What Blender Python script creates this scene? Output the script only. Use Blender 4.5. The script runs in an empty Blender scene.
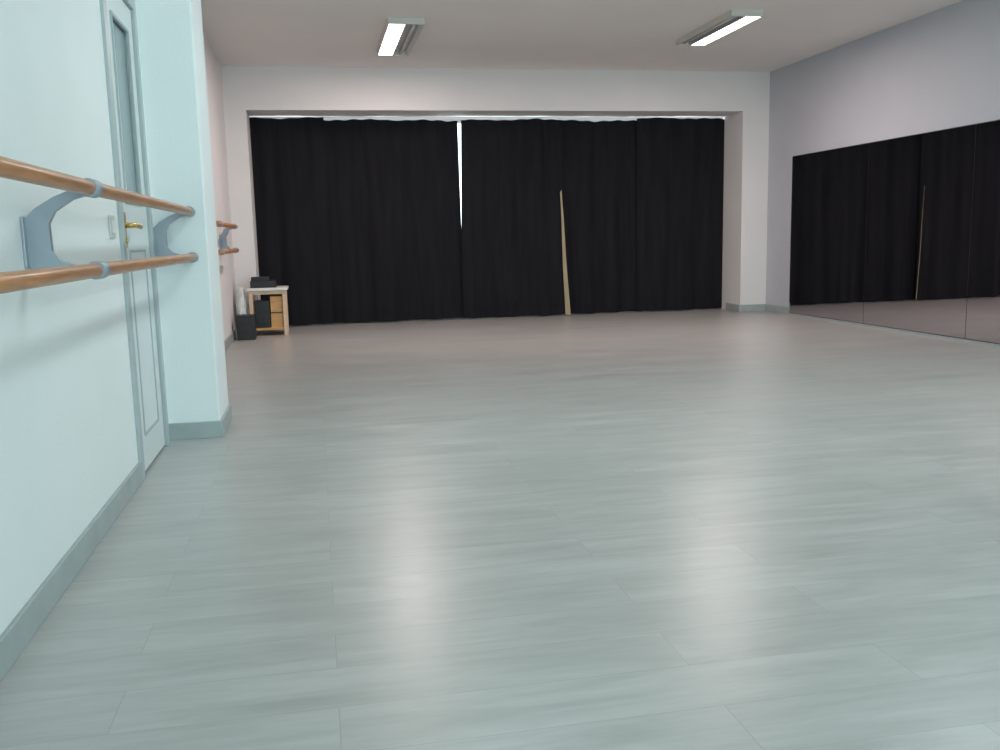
import bpy, bmesh, math, random
from mathutils import Vector, Matrix
random.seed(4)
S=bpy.context.scene
S.view_settings.view_transform='Standard'
S.view_settings.look='None'

# ------------------------------------------------------------ materials
def mat(name,col,rough=.6,metal=0,noise=0,nscale=6,bump=0,bscale=60,spec=.5,emit=None,es=0,stretch=(1,1,1)):
    m=bpy.data.materials.new(name);m.use_nodes=True
    nt=m.node_tree;b=nt.nodes['Principled BSDF']
    b.inputs['Base Color'].default_value=(*col,1)
    b.inputs['Roughness'].default_value=rough
    b.inputs['Metallic'].default_value=metal
    b.inputs['Specular IOR Level'].default_value=spec
    tc=nt.nodes.new('ShaderNodeTexCoord');mp=nt.nodes.new('ShaderNodeMapping')
    nt.links.new(tc.outputs['Object'],mp.inputs['Vector']);mp.inputs['Scale'].default_value=stretch
    if noise:
        n=nt.nodes.new('ShaderNodeTexNoise');n.inputs['Scale'].default_value=nscale;n.inputs['Detail'].default_value=5
        nt.links.new(mp.outputs[0],n.inputs['Vector'])
        r=nt.nodes.new('ShaderNodeValToRGB')
        r.color_ramp.elements[0].position=.3;r.color_ramp.elements[1].position=.7
        r.color_ramp.elements[0].color=(*[c*(1-noise) for c in col],1)
        r.color_ramp.elements[1].color=(*[min(1,c*(1+noise)) for c in col],1)
        nt.links.new(n.outputs['Fac'],r.inputs[0]);nt.links.new(r.outputs[0],b.inputs['Base Color'])
    if bump:
        n2=nt.nodes.new('ShaderNodeTexNoise');n2.inputs['Scale'].default_value=bscale;n2.inputs['Detail'].default_value=3
        nt.links.new(mp.outputs[0],n2.inputs['Vector'])
        bp=nt.nodes.new('ShaderNodeBump');bp.inputs['Strength'].default_value=bump;bp.inputs['Distance'].default_value=.01
        nt.links.new(n2.outputs['Fac'],bp.inputs['Height']);nt.links.new(bp.outputs[0],b.inputs['Normal'])
    if emit:
        b.inputs['Emission Color'].default_value=(*emit,1);b.inputs['Emission Strength'].default_value=es
    return m
M_wall=mat('white_plaster',(.78,.81,.81),.75,noise=.02,nscale=2,bump=.12,bscale=90)
M_wallB=mat('pink_cast_plaster',(.78,.745,.735),.75,noise=.02,nscale=2,bump=.12,bscale=90)  # white plaster with the far end's pink cast put into its colour
M_wallR=mat('dimmed_white_plaster',(.52,.53,.575),.8,noise=.02,nscale=2,bump=.12,bscale=90)  # white plaster darkened in colour to imitate the dimmer right wall
M_ceil=mat('ceiling_plaster',(.83,.785,.76),.9,noise=.02,nscale=1.5)  # base colour also carries the pink cast of the far light
M_base=mat('grey_baseboard',(.36,.40,.40),.45,noise=.08,nscale=8)
M_frame=mat('grey_painted_frame',(.42,.47,.48),.4)
M_leaf=mat('white_door_paint',(.70,.74,.74),.35)
M_groove=mat('groove_grey',(.42,.47,.49),.5)
M_glass=mat('frosted_glass',(.27,.34,.36),.25,noise=.06,nscale=3)
M_brass=mat('brass',(.62,.42,.15),.3,metal=.9)
M_wood=mat('varnished_barre_wood',(.50,.225,.10),.32,noise=.22,nscale=14,stretch=(6,.5,6))
M_steel=mat('grey_steel_bracket',(.33,.37,.42),.4,metal=.2,noise=.05,nscale=20)
M_black=mat('black_curtain_fabric',(.0130,.0125,.016),.95,noise=.2,nscale=5,bump=.25,bscale=200,spec=.2,stretch=(3,3,.3))
M_cream=mat('cream_slit_strip',(.50,.41,.26),.8,noise=.08)  # stands in for the cream tone showing through a curtain slit
M_cloth=mat('white_cotton',(.75,.76,.76),.9,noise=.05,nscale=20,bump=.3,bscale=80)
M_mirror=mat('mirror_glass',(.70,.67,.69),.015,metal=1)
M_medge=mat('mirror_edge',(.10,.09,.10),.4)
M_white=mat('white_laminate',(.78,.76,.72),.4)
M_pine=mat('orange_pine',(.62,.33,.13),.5,noise=.2,nscale=9,stretch=(1,1,6))
M_pine2=mat('light_pine',(.72,.52,.36),.5,noise=.12,nscale=9,stretch=(1,1,6))
M_blk=mat('black_plastic',(.012,.012,.014),.45)
M_cone=mat('speaker_cone',(.03,.03,.032),.7)
M_cable=mat('white_cable',(.80,.80,.80),.4)
M_house=mat('fixture_housing',(.66,.63,.58),.5)
M_refl=mat('fixture_reflector',(.50,.52,.52),.35,metal=.5)
M_tubeoff=mat('unlit_tube',(.55,.56,.56),.3)
M_tubeon=mat('lit_tube',(.9,.9,.9),.3,emit=(.93,.97,1),es=9)
M_winf=mat('window_frame_white',(.8,.8,.78),.4)
M_plate=mat('switch_plate',(.6,.6,.58),.4)

# laminate floor
def floor_mat():
    m=bpy.data.materials.new('laminate_planks');m.use_nodes=True
    nt=m.node_tree;L=nt.links.new;N=nt.nodes.new
    b=nt.nodes['Principled BSDF']
    tc=N('ShaderNodeTexCoord')
    br=N('ShaderNodeTexBrick');br.offset=.37;br.offset_frequency=2
    br.inputs['Scale'].default_value=1;br.inputs['Brick Width'].default_value=1.28;br.inputs['Row Height'].default_value=.19
    br.inputs['Mortar Size'].default_value=.0015;br.inputs['Mortar Smooth'].default_value=.5;br.inputs['Bias'].default_value=0
    br.inputs['Color1'].default_value=(0,0,0,1);br.inputs['Color2'].default_value=(1,1,1,1);br.inputs['Mortar'].default_value=(.5,.5,.5,1)
    L(tc.outputs['Object'],br.inputs['Vector'])
    mulv=N('ShaderNodeVectorMath');mulv.operation='SCALE';mulv.inputs['Scale'].default_value=7.3
    L(br.outputs['Color'],mulv.inputs[0])
    add=N('ShaderNodeVectorMath');add.operation='ADD';L(tc.outputs['Object'],add.inputs[0]);L(mulv.outputs[0],add.inputs[1])
    mp=N('ShaderNodeMapping');mp.inputs['Scale'].default_value=(1.2,8,1);L(add.outputs[0],mp.inputs['Vector'])
    n1=N('ShaderNodeTexNoise');n1.inputs['Scale'].default_value=1.6;n1.inputs['Detail'].default_value=5;n1.inputs['Roughness'].default_value=.55;n1.inputs['Distortion'].default_value=.6
    L(mp.outputs[0],n1.inputs['Vector'])
    n2=N('ShaderNodeTexNoise');n2.inputs['Scale'].default_value=7;n2.inputs['Detail'].default_value=3
    L(mp.outputs[0],n2.inputs['Vector'])
    r1=N('ShaderNodeValToRGB');e=r1.color_ramp.elements
    e[0].position=.28;e[0].color=(.365,.355,.34,1);e[1].position=.68;e[1].color=(.465,.452,.435,1)
    L(n1.outputs['Fac'],r1.inputs[0])
    mx=N('ShaderNodeMix');mx.data_type='RGBA';mx.blend_type='MULTIPLY';mx.inputs['Factor'].default_value=1
    r2=N('ShaderNodeValToRGB');e=r2.color_ramp.elements;e[0].position=.3;e[0].color=(.95,.95,.95,1);e[1].position=.7;e[1].color=(1.02,1.02,1.02,1)
    L(n2.outputs['Fac'],r2.inputs[0]);L(r1.outputs[0],mx.inputs['A']);L(r2.outputs[0],mx.inputs['B'])
    r3=N('ShaderNodeValToRGB');e=r3.color_ramp.elements;e[0].color=(.96,.96,.96,1);e[1].color=(1.03,1.03,1.03,1)
    L(br.outputs['Color'],r3.inputs[0])
    mx2=N('ShaderNodeMix');mx2.data_type='RGBA';mx2.blend_type='MULTIPLY';mx2.inputs['Factor'].default_value=1
    L(mx.outputs['Result'],mx2.inputs['A']);L(r3.outputs[0],mx2.inputs['B'])
    mx3=N('ShaderNodeMix');mx3.data_type='RGBA';mx3.inputs['B'].default_value=(.33,.32,.31,1)
    L(br.outputs['Fac'],mx3.inputs['Factor']);L(mx2.outputs['Result'],mx3.inputs['A'])
    L(mx3.outputs['Result'],b.inputs['Base Color'])
    rr=N('ShaderNodeMapRange');rr.inputs['To Min'].default_value=.26;rr.inputs['To Max'].default_value=.38
    L(n1.outputs['Fac'],rr.inputs['Value']);L(rr.outputs[0],b.inputs['Roughness'])
    bp=N('ShaderNodeBump');bp.inputs['Strength'].default_value=.12;bp.inputs['Distance'].default_value=.004
    L(n2.outputs['Fac'],bp.inputs['Height']);L(bp.outputs[0],b.inputs['Normal'])
    return m
M_floor=floor_mat()

# ------------------------------------------------------------ mesh helpers
class MB:
    def __init__(s): s.bm=bmesh.new();s.mats=[]
    def mi(s,m):
        if m not in s.mats:s.mats.append(m)
        return s.mats.index(m)
    def box(s,a,b,m,bevel=0):
        r=bmesh.ops.create_cube(s.bm,size=1)
        vs=r['verts'];a=Vector(a);b=Vector(b)
        for v in vs: v.co=Vector(((a[i]+b[i])/2+v.co[i]*(b[i]-a[i]) for i in range(3)))
        fs=set(f for v in vs for f in v.link_faces)
        for f in fs:f.material_index=s.mi(m)
        if bevel:
            es=set(e for v in vs for e in v.link_edges)
            r=bmesh.ops.bevel(s.bm,geom=list(es),offset=bevel,segments=2,affect='EDGES',profile=.5)
            for f in r['faces']:f.material_index=s.mi(m)
    def cyl(s,p,q,r,m,seg=20,r2=None):
        p=Vector(p);q=Vector(q);d=q-p
        M=Matrix.Translation((p+q)/2)@d.to_track_quat('Z','Y').to_matrix().to_4x4()
        o=bmesh.ops.create_cone(s.bm,cap_ends=True,segments=seg,radius1=r,radius2=r if r2 is None else r2,depth=d.length,matrix=M)
        for f in set(f for v in o['verts'] for f in v.link_faces):
            f.material_index=s.mi(m)
            if len(f.verts)==4:f.smooth=True
    def prism(s,pts,d,m):
        vs=[s.bm.verts.new(p) for p in pts];f=s.bm.faces.new(vs);f.material_index=s.mi(m)
        r=bmesh.ops.extrude_face_region(s.bm,geom=[f])
        nv=[g for g in r['geom'] if isinstance(g,bmesh.types.BMVert)]
        for v in nv:v.co+=Vector(d)
        for v in nv:
            for f in v.link_faces:f.material_index=s.mi(m)
    def tube(s,pts,r,m,seg=8):
        for a,b in zip(pts[:-1],pts[1:]): s.cyl(a,b,r,m,seg)
    def obj(s,name,parent=None):
        bmesh.ops.recalc_face_normals(s.bm,faces=s.bm.faces)
        me=bpy.data.meshes.new(name);s.bm.to_mesh(me);s.bm.free()
        for m in s.mats:me.materials.append(m)
        o=bpy.data.objects.new(name,me);S.collection.objects.link(o)
        if parent:o.parent=parent
        return o
def empty(name):
    o=bpy.data.objects.new(name,None);S.collection.objects.link(o);return o

# ------------------------------------------------------------ dimensions
XL,XL2,XR=-.784,-.885,5.509
H=2.892; D=10.66; YW=11.5; YR=-2.5
PX,PY0,PY1=-.53,4.90,5.40
OX0,OX1,OZ=-.655,5.165,2.43     # curtain recess opening
T=.2
# shell
b=MB();b.box((XL-.4,YR-T,-.1),(XR+T,YW+T,0),M_floor);b.obj('floor')
b=MB();b.box((XL-.4,YR-T,H),(XR+T,YW+T,H+.15),M_ceil);b.obj('ceiling')
DY0,DY1,DZ=4.08,4.78,2.12
b=MB()
b.box((XL-T,YR,0),(XL,DY0,H),M_wall);b.box((XL-T,DY1,0),(XL,PY0,H),M_wall);b.box((XL-T,DY0,DZ),(XL,DY1,H),M_wall)
b.box((XL-T-.04,DY0-.1,0),(XL-T,DY1+.1,DZ+.1),M_wall)
b.box((XL2-T,PY1,0),(XL2,YW,H),M_wallB)
b.obj('wall_left')
b=MB();b.box((XL-T,PY0,0),(PX,PY1,H),M_wall,bevel=.006);b.obj('wall_pillar')
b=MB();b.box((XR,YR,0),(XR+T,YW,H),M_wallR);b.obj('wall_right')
b=MB()
b.box((XL2,D,0),(OX0,YW,H),M_wallB);b.box((OX1,D,0),(XR,YW,H),M_wallB);b.box((OX0,D,OZ),(OX1,YW,H),M_wallB)
b.box((OX0,YW-.12,0),(OX1,YW,.92),M_wallB)
b.obj('wall_back')
# back windows
b=MB()
xs=[OX0,.6,2.35,3.25,4.2,OX1]
for i,x in enumerate(xs):
    w=.03
    x0=max(x-w,OX0);x1=min(x+w,OX1);b.box((x0,YW-.09,.95),(x1,YW-.04,OZ-.04),M_winf)
b.box((OX0,YW-.10,.92),(OX1,YW-.03,.97),M_winf);b.box((OX0,YW-.10,OZ-.05),(OX1,YW-.03,OZ),M_winf)
b.obj('window_1')
# rear wall behind the camera; window opening added for the cool fill lamp
b=MB()
b.box((XL,YR-T,0),(XR,YR,.9),M_wall);b.box((XL,YR-T,2.4),(XR,YR,H),M_wall)
b.box((XL,YR-T,.9),(0,YR,2.4),M_wall);b.box((4.2,YR-T,.9),(XR,YR,2.4),M_wall)
b.obj('wall_rear')
b=MB()
for x in (0,1.4,2.8,4.15): b.box((x,YR-.1,.9),(x+.05,YR-.05,2.4),M_winf)
b.box((0,YR-.1,.9),(4.2,YR-.05,.95),M_winf);b.box((0,YR-.1,2.35),(4.2,YR-.05,2.4),M_winf)
b.obj('added_rear_window')  # unseen frame, added around the fill lamp

# baseboards
bh,bt=.088,.014
def bb(name,*bx):
    b=MB()
    for a,c in bx:b.box(a,c,M_base,bevel=.003)
    return b.obj(name)
bb('baseboard_left',((XL,YR,0),(XL+bt,DY0-.03,bh)),((XL2,PY1,0),(XL2+bt,7.55,bh)),((XL2,8.62,0),(XL2+bt,D,bh)))
bb('baseboard_pillar',((XL,PY0-bt,0),(PX+bt,PY0,bh)),((PX,PY0,0),(PX+bt,PY1,bh)))
bb('baseboard_back',((OX1-.0,D-bt,0),(XR,D,bh)),((XL2+bt,D-bt,0),(OX0,D,bh)),((OX1-bt,D,0),(OX1,11.05,bh)))
bb('baseboard_right',((XR-bt,10.07,0),(XR,D-bt,bh)),((XR-bt,YR,0),(XR,1.0,bh)))

# ------------------------------------------------------------ door 1
d=empty('door_1')
b=MB()
for a,c in (((XL-.05,DY0-.03,0),(XL+.014,DY0+.03,DZ+.03)),((XL-.05,DY1-.03,0),(XL+.014,DY1+.02,DZ+.03)),((XL-.05,DY0+.03,DZ-.03),(XL+.014,DY1-.03,DZ+.03))):
    b.box(a,c,M_frame,bevel=.003)
b.obj('door_frame',d)
b=MB()
y0,y1=DY0+.034,DY1-.034;xf=XL-.002;xb=xf-.04
gy0,gy1,gz0,gz1=y0+.13,y1-.13,1.18,1.97
b.box((xb,y0,.012),(xf,gy0,DZ-.034),M_leaf);b.box((xb,gy1,.012),(xf,y1,DZ-.034),M_leaf)
b.box((xb,gy0,.012),(xf,gy1,gz0),M_leaf);b.box((xb,gy0,gz1),(xf,gy1,DZ-.034),M_leaf)
b.obj('door_leaf',d)
b=MB();b.box((xb+.01,gy0,gz0),(xf-.012,gy1,gz1),M_glass);b.obj('door_glass',d)
b=MB()
def rim(y0,y1,z0,z1,w,m,x0,x1):
    b.box((x0,y0,z0),(x1,y0+w,z1),m);b.box((x0,y1-w,z0),(x1,y1,z1),m)
    b.box((x0,y0+w,z0),(x1,y1-w,z0+w),m);b.box((x0,y0+w,z1-w),(x1,y1-w,z1),m)
rim(gy0,gy1,gz0,gz1,.014,M_frame,xf-.004,xf+.008)
rim(gy0,gy1,.16,.98,.010,M_groove,xf-.001,xf+.005)
b.obj('door_mouldings',d)
b=MB()
b.box((xf,y0+.03,.99),(xf+.006,y0+.085,1.14),M_brass,bevel=.002)
b.cyl((xf,y0+.057,1.085),(xf+.05,y0+.057,1.085),.011,M_brass)
b.cyl((xf+.048,y0+.05,1.085),(xf+.048,y0+.17,1.08),.010,M_brass)
b.cyl((xf+.005,y0+.057,1.02),(xf+.012,y0+.057,1.02),.012,M_brass)
b.obj('door_handle',d)

b=MB();b.box((XL,3.86,1.03),(XL+.008,3.95,1.12),M_plate,bevel=.002);b.box((XL+.008,3.885,1.05),(XL+.013,3.925,1.10),M_white,bevel=.001);b.obj('light_switch')

# door 2 (far left)
d=empty('door_2')
b=MB()
b.box((XL2,7.55,0),(XL2+.03,7.63,2.2),M_frame);b.box((XL2,8.54,0),(XL2+.03,8.62,2.2),M_frame);b.box((XL2,7.63,2.12),(XL2+.03,8.54,2.2),M_frame)
b.obj('door_frame',d)
b=MB();b.box((XL2,7.63,.01),(XL2+.02,8.54,1.0),M_leaf)
b.box((XL2,7.63,1.0),(XL2+.02,7.75,2.12),M_leaf);b.box((XL2,8.42,1.0),(XL2+.02,8.54,2.12),M_leaf);b.box((XL2,7.75,2.0),(XL2+.02,8.42,2.12),M_leaf)
b.box((XL2,7.75,1.0),(XL2+.012,8.42,2.0),M_glass)
b.obj('door_leaf',d)

# ------------------------------------------------------------ barres
def bracket(b,y,xw,xb,z1,z2,th=.022):
    P=[(xb,z1+.004),(xb-.05,z1-.002),(xb-.10,z1-.022),(xw+.035,z1-.052),(xw,z1-.085),(xw,z2+.020),(xw+.03,z2-.004),(xb-.06,z2-.014),(xb,z2-.012)]
    Q=[(xb,z2+.010),(xb-.045,z2+.012),(xw+.09,z2+.028),(xw+.068,z2+.055),(xw+.066,z1-.095),(xw+.085,z1-.062),(xb-.05,z1-.030),(xb,z1-.016)]
    pts=[(x,y-th/2,z) for x,z in P+Q]
    b.prism(pts,(0,th,0),M_steel)
    b.cyl((xb,y-.045,z1),(xb,y+.03,z1),.0255,M_steel,24)
    b.cyl((xb,y-.045,z2),(xb,y+.03,z2),.0255,M_steel,24)
    b.box((xw,y-.035,z2+.01),(xw+.008,y+.035,z1-.075),M_steel,bevel=.002)
def barre(xw,xb,ya,yb,z1,z2,brs,name):
    p=empty(name)
    b=MB()
    for z in(z1,z2):
        b.cyl((xb,ya,z),(xb,yb,z),.0205,M_wood,28)
    b.obj('rails',p)
    b=MB()
    for y in brs:bracket(b,y,xw,xb,z1,z2)
    b.obj('brackets',p)
barre(XL,-.60,-.6,4.89,1.160,.934,(-.2,2.78,4.845),'ballet_barre')
barre(XL2,-.74,7.5,9.35,1.155,.93,(7.8,9.2),'ballet_barre')

# ------------------------------------------------------------ mirrors
p=empty('wall_mirror')
ys=[10.06,8.53,7.0,5.5,4.0,2.5,1.0]
for i in range(6):
    b=MB();b.box((XR-.012,ys[i+1]+.003,.03),(XR-.004,ys[i]-.003,1.838),M_mirror);b.obj('panel_%d'%(i+1),p)
b=MB();b.box((XR-.004,1.0,.022),(XR,10.06,1.845),M_medge)
b.box((XR-.016,1.0,.0),(XR-.0,10.06,.022),M_base)
b.obj('backing',p)

# ------------------------------------------------------------ curtains
def curtain(xl,xr,yoff,seed,top=2.398,bottom=.012):
    rnd=random.Random(seed)
    comps=[(rnd.uniform(4,7),rnd.uniform(0,6.28),.026),(rnd.uniform(12,18),rnd.uniform(0,6.28),.022),(rnd.uniform(26,38),rnd.uniform(0,6.28),.010)]
    W=xr(1.)-xl(1.);nx=max(30,int(W/.012));nz=40
    bm=bmesh.new();g=[]
    for j in range(nz+1):
        t=j/nz;row=[]
        for i in range(nx+1):
            u=i/nx
            x0=xl(0)+u*(xr(0)-xl(0))
            ztop=top+.006*math.sin(x0*9+seed)+.004*math.sin(x0*31+seed*2)-.012*(.5+.5*math.cos(x0*2.1+seed))
            zb=bottom+.010*(math.sin(x0*3.3+seed)+1)*.5
            z=ztop+(zb-ztop)*t
            x=xl(z)+u*(xr(z)-xl(z))
            a=.45+.85*t
            e=min(1,min(u,1-u)*W/.12)
            y=0
            for k,(fq,ph,am) in enumerate(comps):
                y+=am*math.sin(fq*x0+ph+.5*math.sin(z*1.3+seed+k))*(a if k<2 else 1.15-.4*t)
            sharp=.016*(abs(math.sin(x0*11+seed+.3*z))**.5)*a
            row.append(bm.verts.new((x,11.18+yoff+(y-sharp)*(.35+.65*e),z)))
        g.append(row)
    for j in range(nz):
        for i in range(nx):
            f=bm.faces.new((g[j][i],g[j+1][i],g[j+1][i+1],g[j][i+1]));f.smooth=True
    me=bpy.data.meshes.new('curtain');bm.to_mesh(me);bm.free();me.materials.append(M_black)
    o=bpy.data.objects.new('curtain',me);S.collection.objects.link(o);return o
c=lambda v:(lambda z:v)
up=lambda z:max(0,(z-1.0)/1.4)
curtain(c(OX0+.0),c(.18),.0,1,top=2.42)
curtain(c(.06),lambda z:1.768-.012*up(z),.05,2)
curtain(lambda z:1.755+.036*up(z),c(3.03),-.01,3)
cc=curtain(lambda z:2.90,c(4.10),.05,5)
curtain(c(4.0),c(OX1),-.005,7,top=2.412)
# added cream strip standing in for a slit between two curtains
bm=bmesh.new();rows=[]
for j in range(20):
    t=j/19;z=1.52-t*(1.505);w=.016+.036*t
    x=2.988+.046*t+.003*math.sin(t*8)
    rows.append([bm.verts.new((x+w*k,11.12-w*1.1*k,z+(.03*(k) if j==0 else 0))) for k in(0,.5,1)])
for a,b2 in zip(rows[:-1],rows[1:]):
    for k in(0,1):
        f=bm.faces.new((a[k],b2[k],b2[k+1],a[k+1]));f.smooth=True
me=bpy.data.meshes.new('slit_strip');bm.to_mesh(me);bm.free();me.materials.append(M_cream)
o=bpy.data.objects.new('slit_strip',me);S.collection.objects.link(o);o.parent=cc
b=MB();b.box((OX0,11.25,OZ-.018),(OX1,11.275,OZ),M_winf);b.obj('curtain_rail')

# ------------------------------------------------------------ corner furniture
p=empty('side_table')
tx0,tx1,ty0,ty1,tz=-.74,-.31,10.18,10.6,.515
b=MB();b.box((tx0,ty0,tz-.03),(tx1,ty1,tz),M_white,bevel=.004);b.obj('top',p)
b=MB()
for x in(tx0+.02,tx1-.06):
    for y in(ty0+.02,ty1-.06):b.box((x,y,0),(x+.04,y+.04,tz-.03),M_pine2,bevel=.003)
b.box((tx0+.06,ty0+.025,tz-.07),(tx1-.06,ty0+.045,tz-.03),M_pine2)
b.box((tx1-.055,ty0+.06,.05),(tx1-.035,ty1-.06,tz-.03),M_pine2)
b.obj('legs',p)
b=MB();b.box((tx0+.03,ty0+.03,.06),(tx1-.03,ty1-.03,.085),M_pine);b.box((tx0+.24,ty0+.05,.085),(tx1-.065,ty1-.05,.42),M_pine)
b.box((tx0+.24,ty0+.045,.24),(tx1-.065,ty0+.052,.252),M_blk)
b.obj('shelf',p)
def speaker(x0,y0,z0,w,dp,h,name):
    b=MB();b.box((x0,y0,z0),(x0+w,y0+dp,z0+h),M_blk,bevel=.006)
    cx=x0+w/2
    b.cyl((cx,y0-.004,z0+h*.35),(cx,y0+.01,z0+h*.35),w*.36,M_cone,28)
    b.cyl((cx,y0-.006,z0+h*.35),(cx,y0+.01,z0+h*.35),w*.13,M_blk,20)
    b.cyl((cx,y0-.004,z0+h*.8),(cx,y0+.01,z0+h*.8),w*.16,M_cone,20)
    return b.obj(name)
speaker(-.835,9.82,0,.185,.20,.255,'loudspeaker')
speaker(-.665,10.22,.086,.155,.2,.29,'loudspeaker')
b=MB();b.box((-.70,10.24,tz),(-.43,10.5,tz+.075),M_blk,bevel=.005)
b.box((-.69,10.26,tz+.075),(-.50,10.46,tz+.115),M_blk,bevel=.004)
b.cyl((-.50,10.232,tz+.04),(-.50,10.242,tz+.04),.018,M_cone)
b.box((-.68,10.236,tz+.03),(-.58,10.241,tz+.05),M_cone)
b.obj('stereo_amplifier')
# bunched white cloth hanging from the left end of the table
bm=bmesh.new();g=[]
NR,NS=18,36
for i in range(NR+1):
    t=i/NR;z=tz+.012-.31*t
    rx=.026+.024*math.sin(min(1,t*1.25)*math.pi*.75);ry=.05+.03*t
    row=[]
    for j in range(NS):
        a=2*math.pi*j/NS
        wr=1+.16*math.sin(a*7+t*1.5)*(.4+.8*t)+.07*math.sin(a*13+2-t*3)
        zz=z-(.035*math.sin(a*2+1)*t)
        row.append(bm.verts.new((-.803-.006*math.sin(t*3)+rx*wr*math.cos(a),10.23+ry*wr*math.sin(a),zz)))
    g.append(row)
for a,b2 in zip(g[:-1],g[1:]):
    for j in range(NS):
        k=(j+1)%NS;f=bm.faces.new((a[j],b2[j],b2[k],a[k]));f.smooth=True
f=bm.faces.new(g[0])
r0=[bm.verts.new((-.80,10.20+.1*k/8,tz+.016)) for k in range(9)]
r1=[bm.verts.new((-.735,10.195+.11*k/8,tz+.010+.003*math.sin(k))) for k in range(9)]
r2=[bm.verts.new((-.712,10.19+.12*k/8,tz+.004+.002*math.sin(k*2))) for k in range(9)]
for a,b2 in((r0,r1),(r1,r2)):
    for k in range(8):
        f=bm.faces.new((a[k],b2[k],b2[k+1],a[k+1]));f.smooth=True
me=bpy.data.meshes.new('white_cloth');bm.to_mesh(me);bm.free();me.materials.append(M_cloth)
o=bpy.data.objects.new('white_cloth',me);S.collection.objects.link(o)
b=MB()
for k in range(4):
    rk=random.Random(k+10);pts=[]
    bow=rk.uniform(.01,.05);dz=rk.uniform(.30,.44)
    for i in range(19):
        t=i/18
        pts.append((-.775-.02*t-bow*math.sin(t*3.0)+.008*math.sin(t*11+k),10.13-.06*t+.006*k,tz+.0-dz*t+.02*math.sin(t*8+k*1.7)))
    b.tube(pts,.004,M_cable,6)
b.obj('audio_cables')

# ------------------------------------------------------------ ceiling lights
def fixture(x0,x1,y0,y1,lit,power,col):
    p=empty('fluorescent_ceiling_light')
    z1=H;z0=H-.055;xm=(x0+x1)/2
    b=MB()
    b.box((x0,y0+.02,z0),(x0+.012,y1-.02,z1),M_house);b.box((x1-.012,y0+.02,z0),(x1,y1-.02,z1),M_house)
    b.box((x0,y0,z0),(x1,y0+.02,z1),M_house,bevel=.002);b.box((x0,y1-.02,z0),(x1,y1,z1),M_house,bevel=.002)
    b.box((x0+.012,y0+.02,z1-.012),(x1-.012,y1-.02,z1-.001),M_house);b.box((xm-.008,y0+.02,z0+.004),(xm+.008,y1-.02,z1-.012),M_house)
    b.obj('housing',p)
    for s,(a,c2) in enumerate(((x0+.012,xm-.008),(xm+.008,x1-.012))):
        m=(a+c2)/2;on=(lit==s or lit==2)
        b=MB()
        if on: b.box((a+.004,y0+.03,z0+.004),(c2-.004,y1-.03,z0+.010),M_tubeon)
        else:
            b.cyl((m,y0+.03,z0+.022),(m,y1-.03,z0+.022),.013,M_tubeoff,16)
            for sx,ex in((a,a+.03),(c2,c2-.03)):
                b.prism([(sx,y0+.02,z0+.004),(ex,y0+.02,z1-.013),(ex,y0+.02,z1-.016),(sx+(ex-sx)*.1,y0+.02,z0+.004)],(0,y1-y0-.04,0),M_refl)
        b.obj('lit_diffuser' if on else 'unlit_tube',p)
        if on:
            l=bpy.data.lights.new('tube_light','AREA');l.shape='RECTANGLE';l.size=c2-a-.01;l.size_y=y1-y0-.08
            l.energy=power;l.color=col
            o=bpy.data.objects.new('tube_light',l);S.collection.objects.link(o)
            o.location=(m,(y0+y1)/2,z0-.002);o.parent=p
fixture(.72,1.04,8.30,9.72,0,39,(1,.83,.79))
fixture(3.63,3.93,7.74,9.00,1,39,(1,.83,.79))
fixture(.80,1.13,3.6,5.2,2,13,(.72,1,1))
fixture(3.66,3.98,3.4,5.0,2,13,(.80,1,.98))
# cool fill lamp added behind the camera, tinting the near end cyan
l=bpy.data.lights.new('cool_fill','AREA');l.shape='RECTANGLE';l.size=4.1;l.size_y=1.4;l.energy=108;l.color=(.57,.96,1)
o=bpy.data.objects.new('cool_fill_rear',l);S.collection.objects.link(o)
o.location=(2.1,YR+.02,1.65);o.rotation_euler=(math.radians(90),0,0)
# world
w=bpy.data.worlds.new('overcast');S.world=w;w.use_nodes=True
bg=w.node_tree.nodes['Background'];bg.inputs[0].default_value=(.86,.95,1,1);bg.inputs[1].default_value=4.0

# ------------------------------------------------------------ camera
f,pi,ya,ro=919.124,*[math.radians(v) for v in(-8.557,11.1068,-1.3743)]
F=Vector((math.sin(ya)*math.cos(pi),math.cos(ya)*math.cos(pi),math.sin(pi)))
R=Vector((math.cos(ya),-math.sin(ya),0));U=R.cross(F)
R,U=R*math.cos(ro)+U*math.sin(ro),-R*math.sin(ro)+U*math.cos(ro)
cd=bpy.data.cameras.new('camera');cd.sensor_width=36;cd.lens=36*f/1000;cd.clip_start=.05
co=bpy.data.objects.new('camera',cd);S.collection.objects.link(co)
Mx=Matrix((R,U,-F)).transposed().to_4x4();Mx.translation=Vector((0,0,1));co.matrix_world=Mx
S.camera=co
